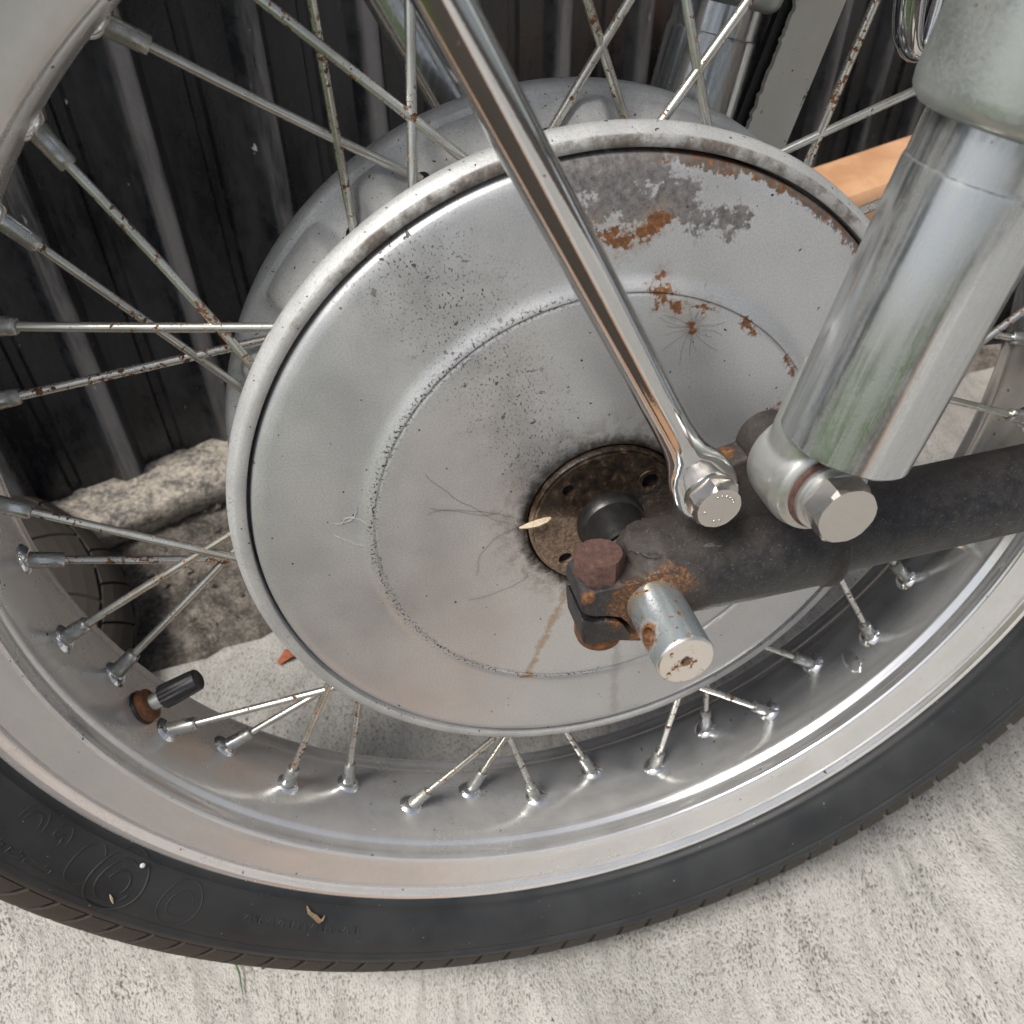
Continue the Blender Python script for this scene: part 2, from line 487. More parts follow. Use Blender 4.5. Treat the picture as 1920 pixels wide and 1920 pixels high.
def m_white():
    b = NB('old_white_paint')
    n = b.noise(45, 5, .65)
    chip = b.map(b.noise(170, 4, .6), .68, .7)
    col = b.mix(b.map(n, .3, .7), (.80, .77, .69), (.86, .84, .77))
    col = b.mix(chip, col, (.16, .1, .04))
    return b.set(color=col, rough=.55, normal=b.bump(n, .15, .001))

def m_terracotta():
    b = NB('terracotta')
    n = b.noise(25, 5, .6)
    return b.set(color=b.mix(b.map(n, .3, .7), (.46, .24, .12), (.60, .35, .20)), rough=.8, normal=b.bump(b.noise(200, 4, .6), .2, .001))

SHOCK_AXIS = tuple(Vector((.268, -.045, .962)).normalized())
M = dict(cover=m_cover(), cast=m_cast(), rim=m_rim(), spoke=m_spoke(), nipple=m_nipple(),
         chrome=m_chrome('bright_chrome_tube', .035, .05, (.56, .565, .57)), haze=m_chrome('dusty_chrome_shroud', .09, .34, (.54, .56, .57), .765, SHOCK_AXIS),
         dull=m_chrome('dull_zinc_plate', .27, .5, (.62, .63, .61), .76), satin=m_chrome('polished_bolt', .20, .10, (.56, .53, .50), .78),
         veil=m_chrome('grey_dust_over_chrome', .22, .62, (.50, .55, .54), .77), polish=m_chrome('polished_dimple', .10, .12, (.86, .87, .88), .80), axle=m_axle(), swing=m_swing(), rust=m_rust('orange_rust', False), rustdark=m_rust('brown_rusted_bolt', True),
         rubber=m_rubber(), tread=m_tread(), retainer=m_retainer(), fence=m_fence(), concrete=m_concrete(), soil=m_soil(), footing=m_footing(),
         white=m_white(), terracotta=m_terracotta(), black=m_plain('black_plastic', (.02, .02, .022), .45),
         shade=m_plain('hole_shade_black', (.012, .011, .010), .9), spacer=m_plain('black_greasy_spacer', (.018, .017, .017), .34),  # near-black stands in for the shade inside holes
         leaf=m_plain('dry_leaf', (.30, .21, .12), .8, bump=900), leafred=m_plain('fallen_orange_leaf', (.40, .12, .05), .75, bump=600),
         husk=m_plain('pale_husk', (.58, .47, .33), .7, bump=1500), grass=m_plain('grass_blade', (.05, .13, .03), .6, bump=900),
         fibre=m_plain('dark_hair', (.085, .065, .05), .6), web=m_plain('cobweb_silk', (.55, .55, .57), .6), stone=m_plain('gravel_stone', (.17, .15, .125), .9, bump=300), chip=m_plain('white_paint_chip', (.75, .75, .72), .7))

# ------------------------------------------------------------------ mesh helpers
class G:
    def __init__(s):
        s.v, s.f = [], []
    def add(s, vs_, fs_):
        o = len(s.v)
        s.v += [tuple(v) for v in vs_]
        s.f += [tuple(i + o for i in f) for f in fs_]
        return s
    def lathe(s, prof, n=96, close=False, fn=None):
        """profile of (y, r) turned about the axle (Y); angle 0 points down"""
        vs_, fs_ = [], []
        m = len(prof)
        for k in range(n):
            a = 2 * math.pi * k / n
            for (y, r) in prof:
                if fn:
                    y, r = fn(y, r, a)
                vs_.append((r * math.sin(a), y, -r * math.cos(a)))
        for k in range(n):
            k2 = (k + 1) % n
            for i in range(m if close else m - 1):
                j = (i + 1) % m
                fs_.append((k * m + i, k * m + j, k2 * m + j, k2 * m + i))
        return s.add(vs_, fs_)
    def loft(s, secs, caps=True):
        """rings of equal length"""
        n = len(secs[0])
        vs_ = [p for q in secs for p in q]
        fs_ = []
        for i in range(len(secs) - 1):
            for k in range(n):
                k2 = (k + 1) % n
                fs_.append((i * n + k, i * n + k2, (i + 1) * n + k2, (i + 1) * n + k))
        if caps:
            fs_.append(tuple(reversed(range(n))))
            fs_.append(tuple((len(secs) - 1) * n + k for k in range(n)))
        return s.add(vs_, fs_)
    def turn(s, p, axis, prof, n=32, up=None, caps=True):
        """profile of (t, r) turned about an axis through p"""
        ax = Vector(axis).normalized()
        a1 = frame(ax, up)
        a2 = ax.cross(a1)
        p = Vector(p)
        return s.loft([[p + ax * t + (a1 * math.cos(2 * math.pi * k / n) + a2 * math.sin(2 * math.pi * k / n)) * r for k in range(n)] for t, r in prof], caps)
    def tube(s, a, b_, r0, r1=None, n=14):
        a, b_ = Vector(a), Vector(b_)
        L = (b_ - a).length
        return s.turn(a, b_ - a, [(0, r0), (L, r1 if r1 else r0)], n)
    def hexhead(s, p, axis, rad, h, rot=0., chamfer=.0012):
        ax = Vector(axis).normalized()
        a1 = frame(ax, None)
        a2 = ax.cross(a1)
        p = Vector(p)
        def ring(t, k, rnd):
            out = []
            for i in range(24):
                a = 2 * math.pi * i / 24
                q = abs(((a / (math.pi / 3)) % 1) - .5) * 2       # 1 at corners
                rr = rad * math.cos(math.pi / 6) / math.cos((a % (math.pi / 3)) - math.pi / 6)
                if rnd:
                    rr = min(rr, rnd)
                out.append(p + ax * t + (a1 * math.cos(a + rot) + a2 * math.sin(a + rot)) * rr * k)
            return out
        return s.loft([ring(0, 1, 0), ring(h - chamfer, 1, 0), ring(h, 1, rad * .885), ring(h + .0001, .8, rad * .85)])
    def build(s, name, mat, parent=None, ang=35, flat=False):
        me = bpy.data.meshes.new(name)
        me.from_pydata(s.v, [], s.f)
        bm = bmesh.new()
        bm.from_mesh(me)
        bmesh.ops.recalc_face_normals(bm, faces=bm.faces)
        bm.to_mesh(me)
        bm.free()
        return link(name, me, mat, parent, ang, flat)

def frame(ax, up):
    u = Vector(up) if up is not None else (Vector((0, 0, 1)) if abs(ax.z) < .9 else Vector((0, 1, 0)))
    return (u - ax * u.dot(ax)).normalized()

def link(name, me, mat, parent=None, ang=35, flat=False):
    me.name = name
    if not flat:
        me.shade_smooth()
        me.set_sharp_from_angle(angle=R(ang))
    if mat is not None:
        me.materials.clear()
        me.materials.append(mat if not isinstance(mat, str) else M[mat])
    o = bpy.data.objects.new(name, me)
    COL.objects.link(o)
    if parent is not None:
        o.parent = parent
        if parent.get('is_root'):
            o.location = ROOT_OFF
    return o

def tag(o, label=None, cat=None, group=None, kind=None):
    for k, v in (('label', label), ('category', cat), ('group', group), ('kind', kind)):
        if v:
            o[k] = v
    return o

def prism(poly, y0, y1, bevel=.0008, seg=2):
    """polygon in x,z pushed out along y with rounded edges"""
    bm = bmesh.new()
    a = [bm.verts.new((x, y0, z)) for x, z in poly]
    f = bm.faces.new(a)
    r = bmesh.ops.extrude_face_region(bm, geom=[f])
    vsx = [e for e in r['geom'] if isinstance(e, bmesh.types.BMVert)]
    bmesh.ops.translate(bm, verts=vsx, vec=(0, y1 - y0, 0))
    bmesh.ops.recalc_face_normals(bm, faces=bm.faces)
    if bevel:
        ed = [e for e in bm.edges if len(e.link_faces) == 2 and e.calc_face_angle(0) > R(25)]
        bmesh.ops.bevel(bm, geom=ed, offset=bevel, segments=seg, affect='EDGES', profile=.5, clamp_overlap=True)
    g = G()
    bm.verts.index_update()
    g.add([v.co for v in bm.verts], [[v.index for v in q.verts] for q in bm.faces])
    bm.free()
    return g

def disc_holes(outer_r, holes, y0, y1, n=64):
    """flat disc in x,z with round holes, given thickness"""
    loops = [[(outer_r * math.cos(2 * math.pi * k / n), outer_r * math.sin(2 * math.pi * k / n)) for k in range(n)]]
    for cx, cz, r in holes:
        loops.append([(cx + r * math.cos(-2 * math.pi * k / 20), cz + r * math.sin(-2 * math.pi * k / 20)) for k in range(20)])
    tri = tessellate_polygon([[Vector((x, z, 0)) for x, z in lp] for lp in loops])
    flat = [p for lp in loops for p in lp]
    N_ = len(flat)
    g = G()
    vs_ = [(x, y0, z) for x, z in flat] + [(x, y1, z) for x, z in flat]
    fs_ = [tuple(t) for t in tri] + [tuple(i + N_ for i in reversed(t)) for t in tri]
    o = 0
    for lp in loops:
        m = len(lp)
        for i in range(m):
            j = (i + 1) % m
            fs_.append((o + i, o + j, N_ + o + j, N_ + o + i))
        o += m
    return g.add(vs_, fs_)

def cut(o, cutter):
    md = o.modifiers.new('cut', 'BOOLEAN')
    md.object = cutter
    md.solver = 'EXACT'
    bpy.context.view_layer.update()
    dg = bpy.context.evaluated_depsgraph_get()
    me = bpy.data.meshes.new_from_object(o.evaluated_get(dg))
    o.modifiers.clear()
    mats = list(o.data.materials)
    o.data = me
    me.materials.clear()
    for m in mats:
        me.materials.append(m)
    me.shade_smooth()
    me.set_sharp_from_angle(angle=R(35))
    bpy.data.objects.remove(cutter)

def remesh(o, voxel, smooth=3):
    a = o.modifiers.new('remesh', 'REMESH')
    a.mode = 'VOXEL'
    a.voxel_size = voxel
    a.use_smooth_shade = True
    s_ = o.modifiers.new('smooth', 'SMOOTH')
    s_.factor = .5
    s_.iterations = smooth
    bpy.context.view_layer.update()
    dg = bpy.context.evaluated_depsgraph_get()
    me = bpy.data.meshes.new_from_object(o.evaluated_get(dg))
    o.modifiers.clear()
    mats = list(o.data.materials)
    o.data = me
    me.materials.clear()
    for m in mats:
        me.materials.append(m)
    me.shade_smooth()

# ------------------------------------------------------------------ setting: ground, slab, soil strip
FD = Vector((.9388, .3445, 0))                       # direction of the fence
FN = Vector((-.3445, .9388, 0))                      # away from the camera
FP = Vector((-.2982, .3731, .03))                    # foot of the fence, on the footing
def fence_pt(s_, n_, z_):
    return Vector((FP.x, FP.y, 0)) + FD * s_ + FN * n_ + Vector((0, 0, z_))

g = G().add([(-60, -80, -.014), (60, -80, -.014), (60, 40, -.014), (-60, 40, -.014)], [(0, 1, 2, 3)])
tag(g.build('ground', 'soil', flat=True), kind='structure')

ED = Vector((.977, .213, 0))
EP = Vector((-.2303, .201, 0))
def ragged(p, q, n, amp, seed):
    out = []
    p, q = Vector(p), Vector(q)
    d = (q - p).normalized()
    nn = Vector((-d.y, d.x, 0))
    for i in range(n):
        t = i / n
        w = amp * (mnoise.noise(Vector((t * n * .35, seed, 1))) + .5 * mnoise.noise(Vector((t * n * .9, 1, seed))))
        out.append(p.lerp(q, t) + nn * w)
    return out
E0, E1 = EP - ED * .42, EP + ED * 4
front = [Vector((3.7, -9, 0)), Vector((.10, -9, 0)), Vector((.12, -1.0, 0)), Vector((.12, -.46, 0)), Vector((-.06, -.25, 0)), Vector((-.36, -.16, 0)), Vector((-.60, -.06, 0))]  # unseen front outline, cut back so the chrome mirrors darker ground
loop_ = ragged(E0, E1, 330, .006, 3) + [E1] + front
tri = tessellate_polygon([loop_])
n = len(loop_)
cen = Vector((.4, -.6, 0))
low = [p + (p - cen).normalized() * .004 + Vector((0, 0, -.004)) for p in loop_]
bot = [p + (p - cen).normalized() * .006 + Vector((0, 0, -.03)) for p in loop_]
fs_ = [tuple(t) for t in tri]
for i in range(n):
    j = (i + 1) % n
    fs_ += [(i, j, n + j, n + i), (n + i, n + j, 2 * n + j, 2 * n + i)]
g = G().add(loop_ + low + bot, fs_)
tag(g.build('concrete_slab', 'concrete', ang=60), kind='structure')
# unseen brick edging, added beside the lawn for orange streaks in the chrome
g = G()
path = front[1:] + [E0]
for i in range(len(path) - 1):
    a_, b_ = path[i], path[i + 1]
    d_ = (b_ - a_).normalized()
    o_ = Vector((d_.y, -d_.x, 0))
    if o_.dot(a_ - cen) < 0:
        o_ = -o_
    m_ = max(1, int((b_ - a_).length / .21))
    for k in range(m_):
        p_ = a_.lerp(b_, k / m_) + d_ * .004 + o_ * .012
        q_ = a_.lerp(b_, (k + 1) / m_) - d_ * .004 + o_ * .012
        r_ = [p_, q_, q_ + o_ * .07, p_ + o_ * .07]
        g.add([v + Vector((0, 0, -.02)) for v in r_] + [v + Vector((0, 0, .006)) for v in r_], [(4, 5, 6, 7), (0, 1, 5, 4), (1, 2, 6, 5), (2, 3, 7, 6), (3, 0, 4, 7)])
tag(g.build('added_brick_edging', 'terracotta', flat=True), kind='structure')

# ------------------------------------------------------------------ motorcycle root
base = Vector((0, .0, 0))
root = bpy.data.objects.new('motorcycle', None)
COL.objects.link(root)
root.location = base
root.rotation_euler = (-LEAN, 0, 0)
root['is_root'] = True
ROOT_OFF = B.inverted() @ (AXLE - base)
tag(root, 'spoked rear end of an old silver and black motorcycle leaning on its side stand', 'motorcycle')

# ------------------------------------------------------------------ tyre
RC, TA, TB, YM = .2722, .050, .0415, .0332
def tyre_pt(phi, extra=0.):
    """phi 0 = crown, +90 = near sidewall"""
    return (YM - (TA + extra) * math.sin(phi), RC + (TB + extra) * math.cos(phi))
prof = []
for k in range(-138, 139, 2):
    ph = R(-k)
    ak = abs(k)
    ex = 0.
    if ak < 86:
        ex = -.0030 if ak < 50 else -.0017                        # groove floor below the tread blocks
    elif ak < 88:
        ex = -.0015
    elif ak in (92, 94):
        ex = .0006
    elif ak == 96:
        ex = -.0007
    elif ak in (130,):
        ex = .0009
    elif ak in (132,):
        ex = -.0004
    prof.append(tyre_pt(ph, ex))
prof = [(.006, .2255)] + prof[::-1] + [(.0605, .2255)] if prof[0][0] > YM else [(.006, .2255)] + prof + [(.0605, .2255)]
tyre = G().lathe(prof, 240).build('tyre', 'rubber', root, ang=50)

def tread_mesh(name, p0, p1, dth, skew, lift=0.):
    g = G()
    n_p, n_t = 6, 4
    def ring(ex, inset):
        out = []
        for i in range(n_p + 1):
            u_ = i / n_p
            ph = R(p0 + (p1 - p0) * u_)
            for j in range(n_t + 1):
                v_ = j / n_t - .5
                th = dth * v_ * (1 - inset) + skew * (u_ - .5)
                y, r = tyre_pt(ph * (1 if True else 1), ex)
                out.append((r * math.sin(th), y, -r * math.cos(th)))
        return out
    top, bot = ring(lift, .05), ring(-.004, 0)
    N_ = len(top)
    W = n_t + 1
    fs_ = []
    for i in range(n_p):
        for j in range(n_t):
            fs_.append((i * W + j, i * W + j + 1, (i + 1) * W + j + 1, (i + 1) * W + j))
    rim_ = [j for j in range(W)] + [i * W + n_t for i in range(1, n_p + 1)] + [n_p * W + j for j in range(n_t - 1, -1, -1)] + [i * W for i in range(n_p - 1, 0, -1)]
    for a_, b_ in zip(rim_, rim_[1:] + rim_[:1]):
        fs_.append((a_, b_, N_ + b_, N_ + a_))
    g.add(top + bot, fs_)
    me = bpy.data.meshes.new(name)
    me.from_pydata(g.v, [], g.f)
    bm = bmesh.new()
    bm.from_mesh(me)
    bmesh.ops.recalc_face_normals(bm, faces=bm.faces)
    bm.to_mesh(me)
    bm.free()
    me.shade_smooth()
    me.set_sharp_from_angle(angle=R(40))
    me.materials.append(M['tread'])
    return me
NT = 112
step = 2 * math.pi / NT
near_me = tread_mesh('tread_block', 27, 87, step * .84, R(1.6))
far_me = tread_mesh('tread_block', -87, -27, step * .84, R(-1.6))
mid_me = tread_mesh('tread_block', -22, 22, step * 2 * .92, R(3))
for k in range(NT):
    for me, off, every in ((near_me, 0, 1), (far_me, .5, 1), (mid_me, .2, 2)):
        if k % every:
            continue
        o = bpy.data.objects.new('tread_block', me)
        COL.objects.link(o)
        o.parent = tyre
        o.rotation_euler = (0, -(k + off) * step, 0)

# raised maker's lettering and moulded roundels on the near sidewall
def on_side(th, r, h=0.):
    c = max(-1, min(1, (r - RC) / TB))
    ph = math.acos(c)
    y = YM - TA * math.sin(ph)
    nrm_y, nrm_r = -math.sin(ph) / TA, math.cos(ph) / TB
    L_ = math.hypot(nrm_y, nrm_r)
    y += nrm_y / L_ * h
    r += nrm_r / L_ * h
    return Vector((r * math.sin(th), y, -r * math.cos(th)))
def side_strip(paths, w, h, name):
    """thin raised beads along paths given as (arc metres from th0, radial metres)"""
    g = G()
    for th0, r0, path in paths:
        pts_ = [on_side(th0 + u_ / r0, r0 + v_, h * .2) for u_, v_ in path]
        secs = []
        for i, p in enumerate(pts_):
            t = (pts_[min(i + 1, len(pts_) - 1)] - pts_[max(i - 1, 0)]).normalized()
            nn = (p - Vector((0, YM, 0)) - Vector((p.x, 0, p.z)).normalized() * RC).normalized()
            bx = t.cross(nn).normalized()
            secs.append([p + bx * w, p + nn * h + bx * w * .3, p + nn * h - bx * w * .3, p - bx * w])
        g.loft(secs, True)
    return g.build(name, 'rubber', tyre, ang=60)
def arc(cx, cy, rx, ry, a0, a1, n=26):
    return [(cx + rx * math.cos(R(a0 + (a1 - a0) * i / n)), cy + ry * math.sin(R(a0 + (a1 - a0) * i / n))) for i in range(n + 1)]
t_logo = R(-55.8)
side_strip([(t_logo, .2560, arc(0, 0, .0125, .0125, 0, 360, 44)), (t_logo, .2560, arc(0, 0, .0085, .0085, 20, 300)), (t_logo, .2560, arc(.0005, 0, .005, .005, 190, 400))], .00045, .0003, 'moulded_emblem')
t_logo = R(-48.7)
side_strip([(t_logo, .2560, arc(0, 0, .0095, .0095, 0, 360, 40)), (t_logo, .2560, arc(0, 0, .0055, .0055, 40, 330))], .0004, .0002, 'moulded_emblem')
def letter(outline, th):
    return (R(th), .2548, outline)
L_C = arc(0, 0, .0065, .0085, 40, 320)
L_J = [(-.006, .009), (.006, .009), (.006, .0065), (.003, .0065), (.003, -.004)] + arc(-.001, -.004, .004, .0045, 0, -180, 12) + [(-.0025, -.003), (-.001, -.0055), (.0, -.003), (.0, .0065), (-.006, .0065), (-.006, .009)]
L_U = [(-.007, .009), (-.001, .009), (-.001, .0065), (-.003, .0065), (-.003, -.004)] + arc(.001, -.004, .0035, .003, 180, 360, 12) + [(.0045, .0065), (.0025, .0065), (.0025, .009), (.009, .009), (.009, .0065), (.0072, .0065), (.0072, -.004)] + arc(.001, -.004, .0062, .0055, 0, -180, 14) + [(-.0055, .0065), (-.007, .0065), (-.007, .009)]
L_T = [(-.007, .009), (.007, .009), (.007, .0055), (.0018, .0055), (.0018, -.009), (-.0018, -.009), (-.0018, .0055), (-.007, .0055), (-.007, .009)]
side_strip([letter(L_C, -59.6), letter(L_J, -63.2), letter(L_U, -67.0), letter(L_T, -71), letter(L_U, -75)], .00045, .00022, 'moulded_lettering')
tiny = []
for i in range(22):
    tiny.append((R(-41.5 + i * .62), .2545, [(-.0008, -.0015), (-.0008 + .0016 * ((i * 7) % 3) / 2, .0015), (.0009, -.0012 + .002 * ((i * 5) % 2))]))
side_strip(tiny, .0003, .00025, 'moulded_lettering')

# ------------------------------------------------------------------ rim
half = [(-.0012, .2432), (-.0030, .2424), (-.0036, .2406), (-.0030, .2388), (-.0019, .2374), (-.0012, .2358), (.0004, .2353), (.0004, .2348), (-.0006, .2342), (-.0004, .2320), (-.0001, .2280), (.0002, .2220), (.0004, .2178), (.0009, .2166), (.0020, .2160),
        (.0045, .2160), (.0080, .2159), (.0089, .2153), (.0100, .2143), (.0116, .2137), (.0142, .2131), (.0178, .2126), (.0225, .2122), (.0285, .2119)]
YR = .0322
prof = half + [(YR, .2117)] + [(2 * YR - y, r) for y, r in reversed(half)]
outer = [(y, r + .0035) for y, r in reversed(prof) if .003 < y < .0605]
rim = G().lathe(prof + outer, 300, close=True).build('rim', 'rim', root, ang=48)

SP = []
for k in range(20):
    a = 12 + 18 * k
    d = 16.5 if k % 2 == 0 else -16.5
    SP.append((a, .0300, a + d, .0165, .1165))
for k in range(20):
    a = 3 + 18 * k
    d = -15.5 if k % 2 == 0 else 16.5
    SP.append((a, .0392, a + d, .0475, .1185))
def pol(a, r, y):
    a = R(a)
    return Vector((r * math.sin(a), y, -r * math.cos(a)))
rs = random.Random(11)
for a, y, ha, hy, hr in SP:
    N_ = pol(a, .2118, y)
    H = pol(ha, hr, hy)
    d = (H - N_).normalized()
    # dimple pressed into the rim
    inward = pol(a, -1, 0).normalized()
    ax = (inward * .75 + d * .5).normalized()
    G().turn(N_ - ax * .0012, ax, [(0, .0066), (.0008, .0062), (.0018, .0053), (.0026, .0043), (.0030, .0034)], 20).build('spoke_dimple', 'polish', rim, ang=80)
    g = G()
    e = N_ + d * .0125
    mid = H.lerp(e, .5) + Vector((rs.uniform(-1, 1), rs.uniform(-1, 1), rs.uniform(-1, 1))) * .0006
    ln = (H - e).length
    ax1 = (e - H).normalized()
    f1 = frame(ax1, None)
    f2 = ax1.cross(f1)
    secs = []
    for t in (-.004, 0, .15, .3, .45, .6, .75, .9, 1.02):
        c = H + (e - H) * t if t > 0 else H + ax1 * t
        c = c + (mid - H.lerp(e, .5)) * max(0, 1 - (2 * t - 1) ** 2)
        secs.append([c + (f1 * math.cos(2 * math.pi * q / 10) + f2 * math.sin(2 * math.pi * q / 10)) * .00162 for q in range(10)])
    g.loft(secs)
    sp = g.build('spoke', 'spoke', root, ang=60)
    G().turn(N_ + d * .0008, d, [(0, .0031), (.001, .0033), (.0100, .0030), (.0118, .0029), (.0124, .0025), (.0124, .0019)], 12).build('nipple', 'nipple', sp, ang=30)
    # spoke head seat in the hub
# elongated dent in the rim beside the swinging arm
N_ = pol(43.8, .2126, .026)
secs = []
for i in range(9):
    t = i / 8 * 2 - 1
    c = N_ + Vector((0, 1, 0)) * t * .0085
    w = .0045 * math.sqrt(max(.0, 1 - t * t)) + .0001
    tx = pol(133.8, 1, 0)
    inn = pol(43.8, -1, 0)
    secs.append([c + tx * w * math.cos(q * math.pi / 8) * 1. + inn * (w * .35 * math.sin(q * math.pi / 8)) for q in range(9)])
G().loft(secs, False).build('rim_bump', 'rim', rim, ang=80)

# tyre valve
vp = pol(-64.2, .2112, .0325)
va = (pol(-64.2, -1, 0) + Vector((.10, 0, -.04))).normalized()
vstem = G().turn(vp - va * .003, va, [(0, .0036), (.012, .0036), (.0125, .0032), (.018, .0032)], 18).build('valve_stem', 'dull', root)
G().turn(vp - va * .0005, va, [(0, .0068), (.0006, .0071), (.0042, .0069), (.0050, .0058), (.0052, .0037)], 20).build('rusty_washer_nut', 'rust', vstem)
G().turn(vp - va * .0012, va, [(0, .0078), (.0016, .0076), (.0018, .005)], 24).build('rubber_seat', 'black', vstem)
g = G()
secs = []
f1 = frame(va, None)
f2 = va.cross(f1)
for t, r in ((.0095, .0040), (.0098, .0052), (.013, .0053), (.024, .0049), (.0268, .0046), (.0275, .0038), (.0272, .0018)):
    secs.append([vp + va * t + (f1 * math.cos(2 * math.pi * q / 36) + f2 * math.sin(2 * math.pi * q / 36)) * (r - (.0004 if q % 3 == 0 and .0097 < t < .025 else 0)) for q in range(36)])
g.loft(secs)
g.build('valve_cap', 'black', vstem, ang=25)

# ------------------------------------------------------------------ hub
prof = [(.0135, .02), (.0135, .1257), (.0022, .1257), (.0003, .1259), (.0, .1263), (.0, .1288), (.0004, .1293), (.0030, .1315), (.0042, .1322), (.0062, .1324), (.0078, .1316), (.0086, .130),
        (.0098, .1255), (.0125, .1212), (.017, .1178), (.022, .1162), (.028, .1156), (.034, .1160), (.039, .1171), (.0435, .1189), (.0475, .1214), (.051, .1240), (.0535, .1264), (.0550, .1276), (.0556, .1302), (.0566, .1316), (.0582, .1323), (.0605, .1326),
        (.0655, .1322), (.0685, .1308), (.071, .127), (.074, .112), (.076, .02)]
def scallop(y, r, a):
    if .020 < y < .0565:
        d = math.degrees(a)
        # pockets open where the far side spokes leave the hub
        best = 99
        for k in range(20):
            h = 3 + 18 * k + (-15.5 if k % 2 == 0 else 16.5)
            e = abs((d - h + 180) % 360 - 180)
            best = min(best, e)
        w = math.sin(math.pi * (y - .020) / .0365)
        pk = math.exp(-(best / 4.0) ** 4)
        r = r + (.0062 * (1 - pk) - .0030 * pk) * min(1, w * 1.6) * min(1, .35 + .65 * (y - .02) / .016)
    return y, r
hub = G().lathe(prof, 480, fn=scallop).build('hub', 'cast', root, ang=40)
for k in range(20):
    ha = 3 + 18 * k + (-15.5 if k % 2 == 0 else 16.5)
    c = pol(ha, .1178, .0472)
    ax = (pol(ha, 1, 0) + Vector((0, -.55, 0))).normalized()
    G().turn(c - ax * .002, ax, [(0, .0022), (.0032, .0030), (.0036, .0029), (.0037, .0018)], 14).build('spoke_hole', 'shade', hub)  # solid near-black plug, the hole's shade put into its colour

# hub cover
prof = [(.0115, .1200), (.0100, .1246), (.0024, .1246), (.0006, .1240), (-.0006, .1226), (-.0014, .1195), (-.0024, .112), (-.0036, .102), (-.0046, .0935), (-.0050, .0900), (-.0054, .0884),
        (-.0062, .0868), (-.0070, .0854), (-.0075, .0844), (-.0076, .0839), (-.0073, .08355), (-.0073, .0832), (-.0076, .0828), (-.0078, .082), (-.0080, .076), (-.0090, .06), (-.0100, .045), (-.0107, .034), (-.0110, .0300), (-.0100, .0292), (-.0100, .012)]
cover = G().lathe(prof, 256).build('hub_cover', 'cover', root, ang=50)
hl = [(.0148, .0142, .0030), (-.0164, -.0144, .0027), (-.015, .0161, .0022), (.0165, -.0135, .0027)]
ret = disc_holes(.0278, hl, -.0142, -.0118).build('bearing_retainer', 'retainer', cover, ang=40)
G().lathe([(-.0098, .0291), (-.0122, .0290), (-.0130, .0286), (-.0130, .0279), (-.0118, .0276)], 96).build('retainer_lip', 'retainer', cover, ang=50)
G().lathe([(-.0119, .0277), (-.0119, .002)], 64).build('retainer_backing', 'shade', cover)  # near-black disc that paints the shaded depth of the retainer holes
G().turn((.0148, -.0143, .0142), (0, -1, 0), [(0, .0046), (.0006, .0044), (.0007, .0032), (0, .003)], 20, caps=False).build('hole_rim', 'retainer', cover)
# axle spacer between retainer and clamp
G().lathe([(-.0135, .0122), (-.0165, .0126), (-.0185, .0120), (-.0195, .0112), (-.036, .0112)], 64).build('axle_spacer', 'spacer', root)

# ------------------------------------------------------------------ axle
ax_g = G().turn((0, -.020, 0), (0, -1, 0), [(0, .0093), (.0662, .0093), (.0671, .0090), (.0675, .0085)], 72)
axle = ax_g.build('axle', 'axle', root, ang=30)
ct = G().turn((-.0087, -.0772, .0030), Vector((.945, 0, -.327)), [(-.004, .0029), (.03, .0029)], 28).build('cutter', 'axle')
ct.location = (0, 0, 0)
keep = axle.location.copy()
par = axle.parent
axle.parent = None
axle.location = (0, 0, 0)
cut(axle, ct)
ct = G().turn((0, -.090, 0), (0, 1, 0), [(0, .0017), (.0045, .0015), (.006, .0005)], 24).build('cutter', 'axle')
cut(axle, ct)
axle.parent = par
axle.location = keep

# ------------------------------------------------------------------ swinging arm
sdir = Vector((.996, .060, -.026)).normalized()
SA = Vector((0, -.0468, .0022))
g = G()
g.turn(SA + sdir * .052, sdir, [(0, .0153), (.012, .0155), (.05, .0157), (.30, .0162)], 48)
arm = g.build('swinging_arm', 'swing', root, ang=40)
g = G()
g.turn(SA + sdir * .004, sdir, [(-.010, .0110), (-.006, .0150), (0, .0166), (.03, .0176), (.055, .0180), (.0595, .0181), (.0610, .0192), (.0632, .0192), (.0644, .0180), (.0648, .0156)], 48)
g.lathe([(-.0306, .004), (-.0306, .0148), (-.0320, .0158), (-.0585, .0158), (-.0602, .0148), (-.0602, .004)], 64)
up_ear = [(-.0245, .0022), (-.0240, .0080), (-.0215, .0092), (-.006, .0096), (.004, .008), (.004, -.006), (-.004, -.0118), (-.0066, -.0104), (-.0085, -.0065), (-.0110, -.0035), (-.0150, -.0022), (-.0195, -.0016), (-.0225, -.0002)]
lo_ear = [(-.0245, -.0012), (-.0225, -.0026), (-.0195, -.0040), (-.0150, -.0046), (-.0118, -.0058), (-.0098, -.0086), (-.0080, -.0122), (-.0052, -.0142), (.002, -.013), (.004, -.0165), (-.004, -.0166), (-.0085, -.0152), (-.012, -.0140), (-.0220, -.0135), (-.0240, -.0122)]
e1 = prism(up_ear, -.0415, -.0602, 0)
e2 = prism(lo_ear, -.0415, -.0602, 0)
g.add(e1.v, e1.f)
g.add(e2.v, e2.f)
cast = g.build('clamp_casting', 'swing', arm, ang=180)
remesh(cast, .00062, 8)
# lug carrying the lower shock mount
lug = [(.012, .010), (.0145, .030), (.0195, .0385), (.0270, .0408), (.0330, .0420), (.0375, .0470), (.0455, .0500), (.054, .048), (.060, .038), (.068, .010)]
lg = prism(lug, -.0380, -.0490, .0015, 3).build('mounting_lug', 'swing', arm, ang=35)
G().turn((.0428, -.0385, .0425), (0, -1, 0), [(0, .0088), (.001, .0098), (.0125, .0098), (.0150, .0088)], 40).build('stud_boss', 'swing', arm)
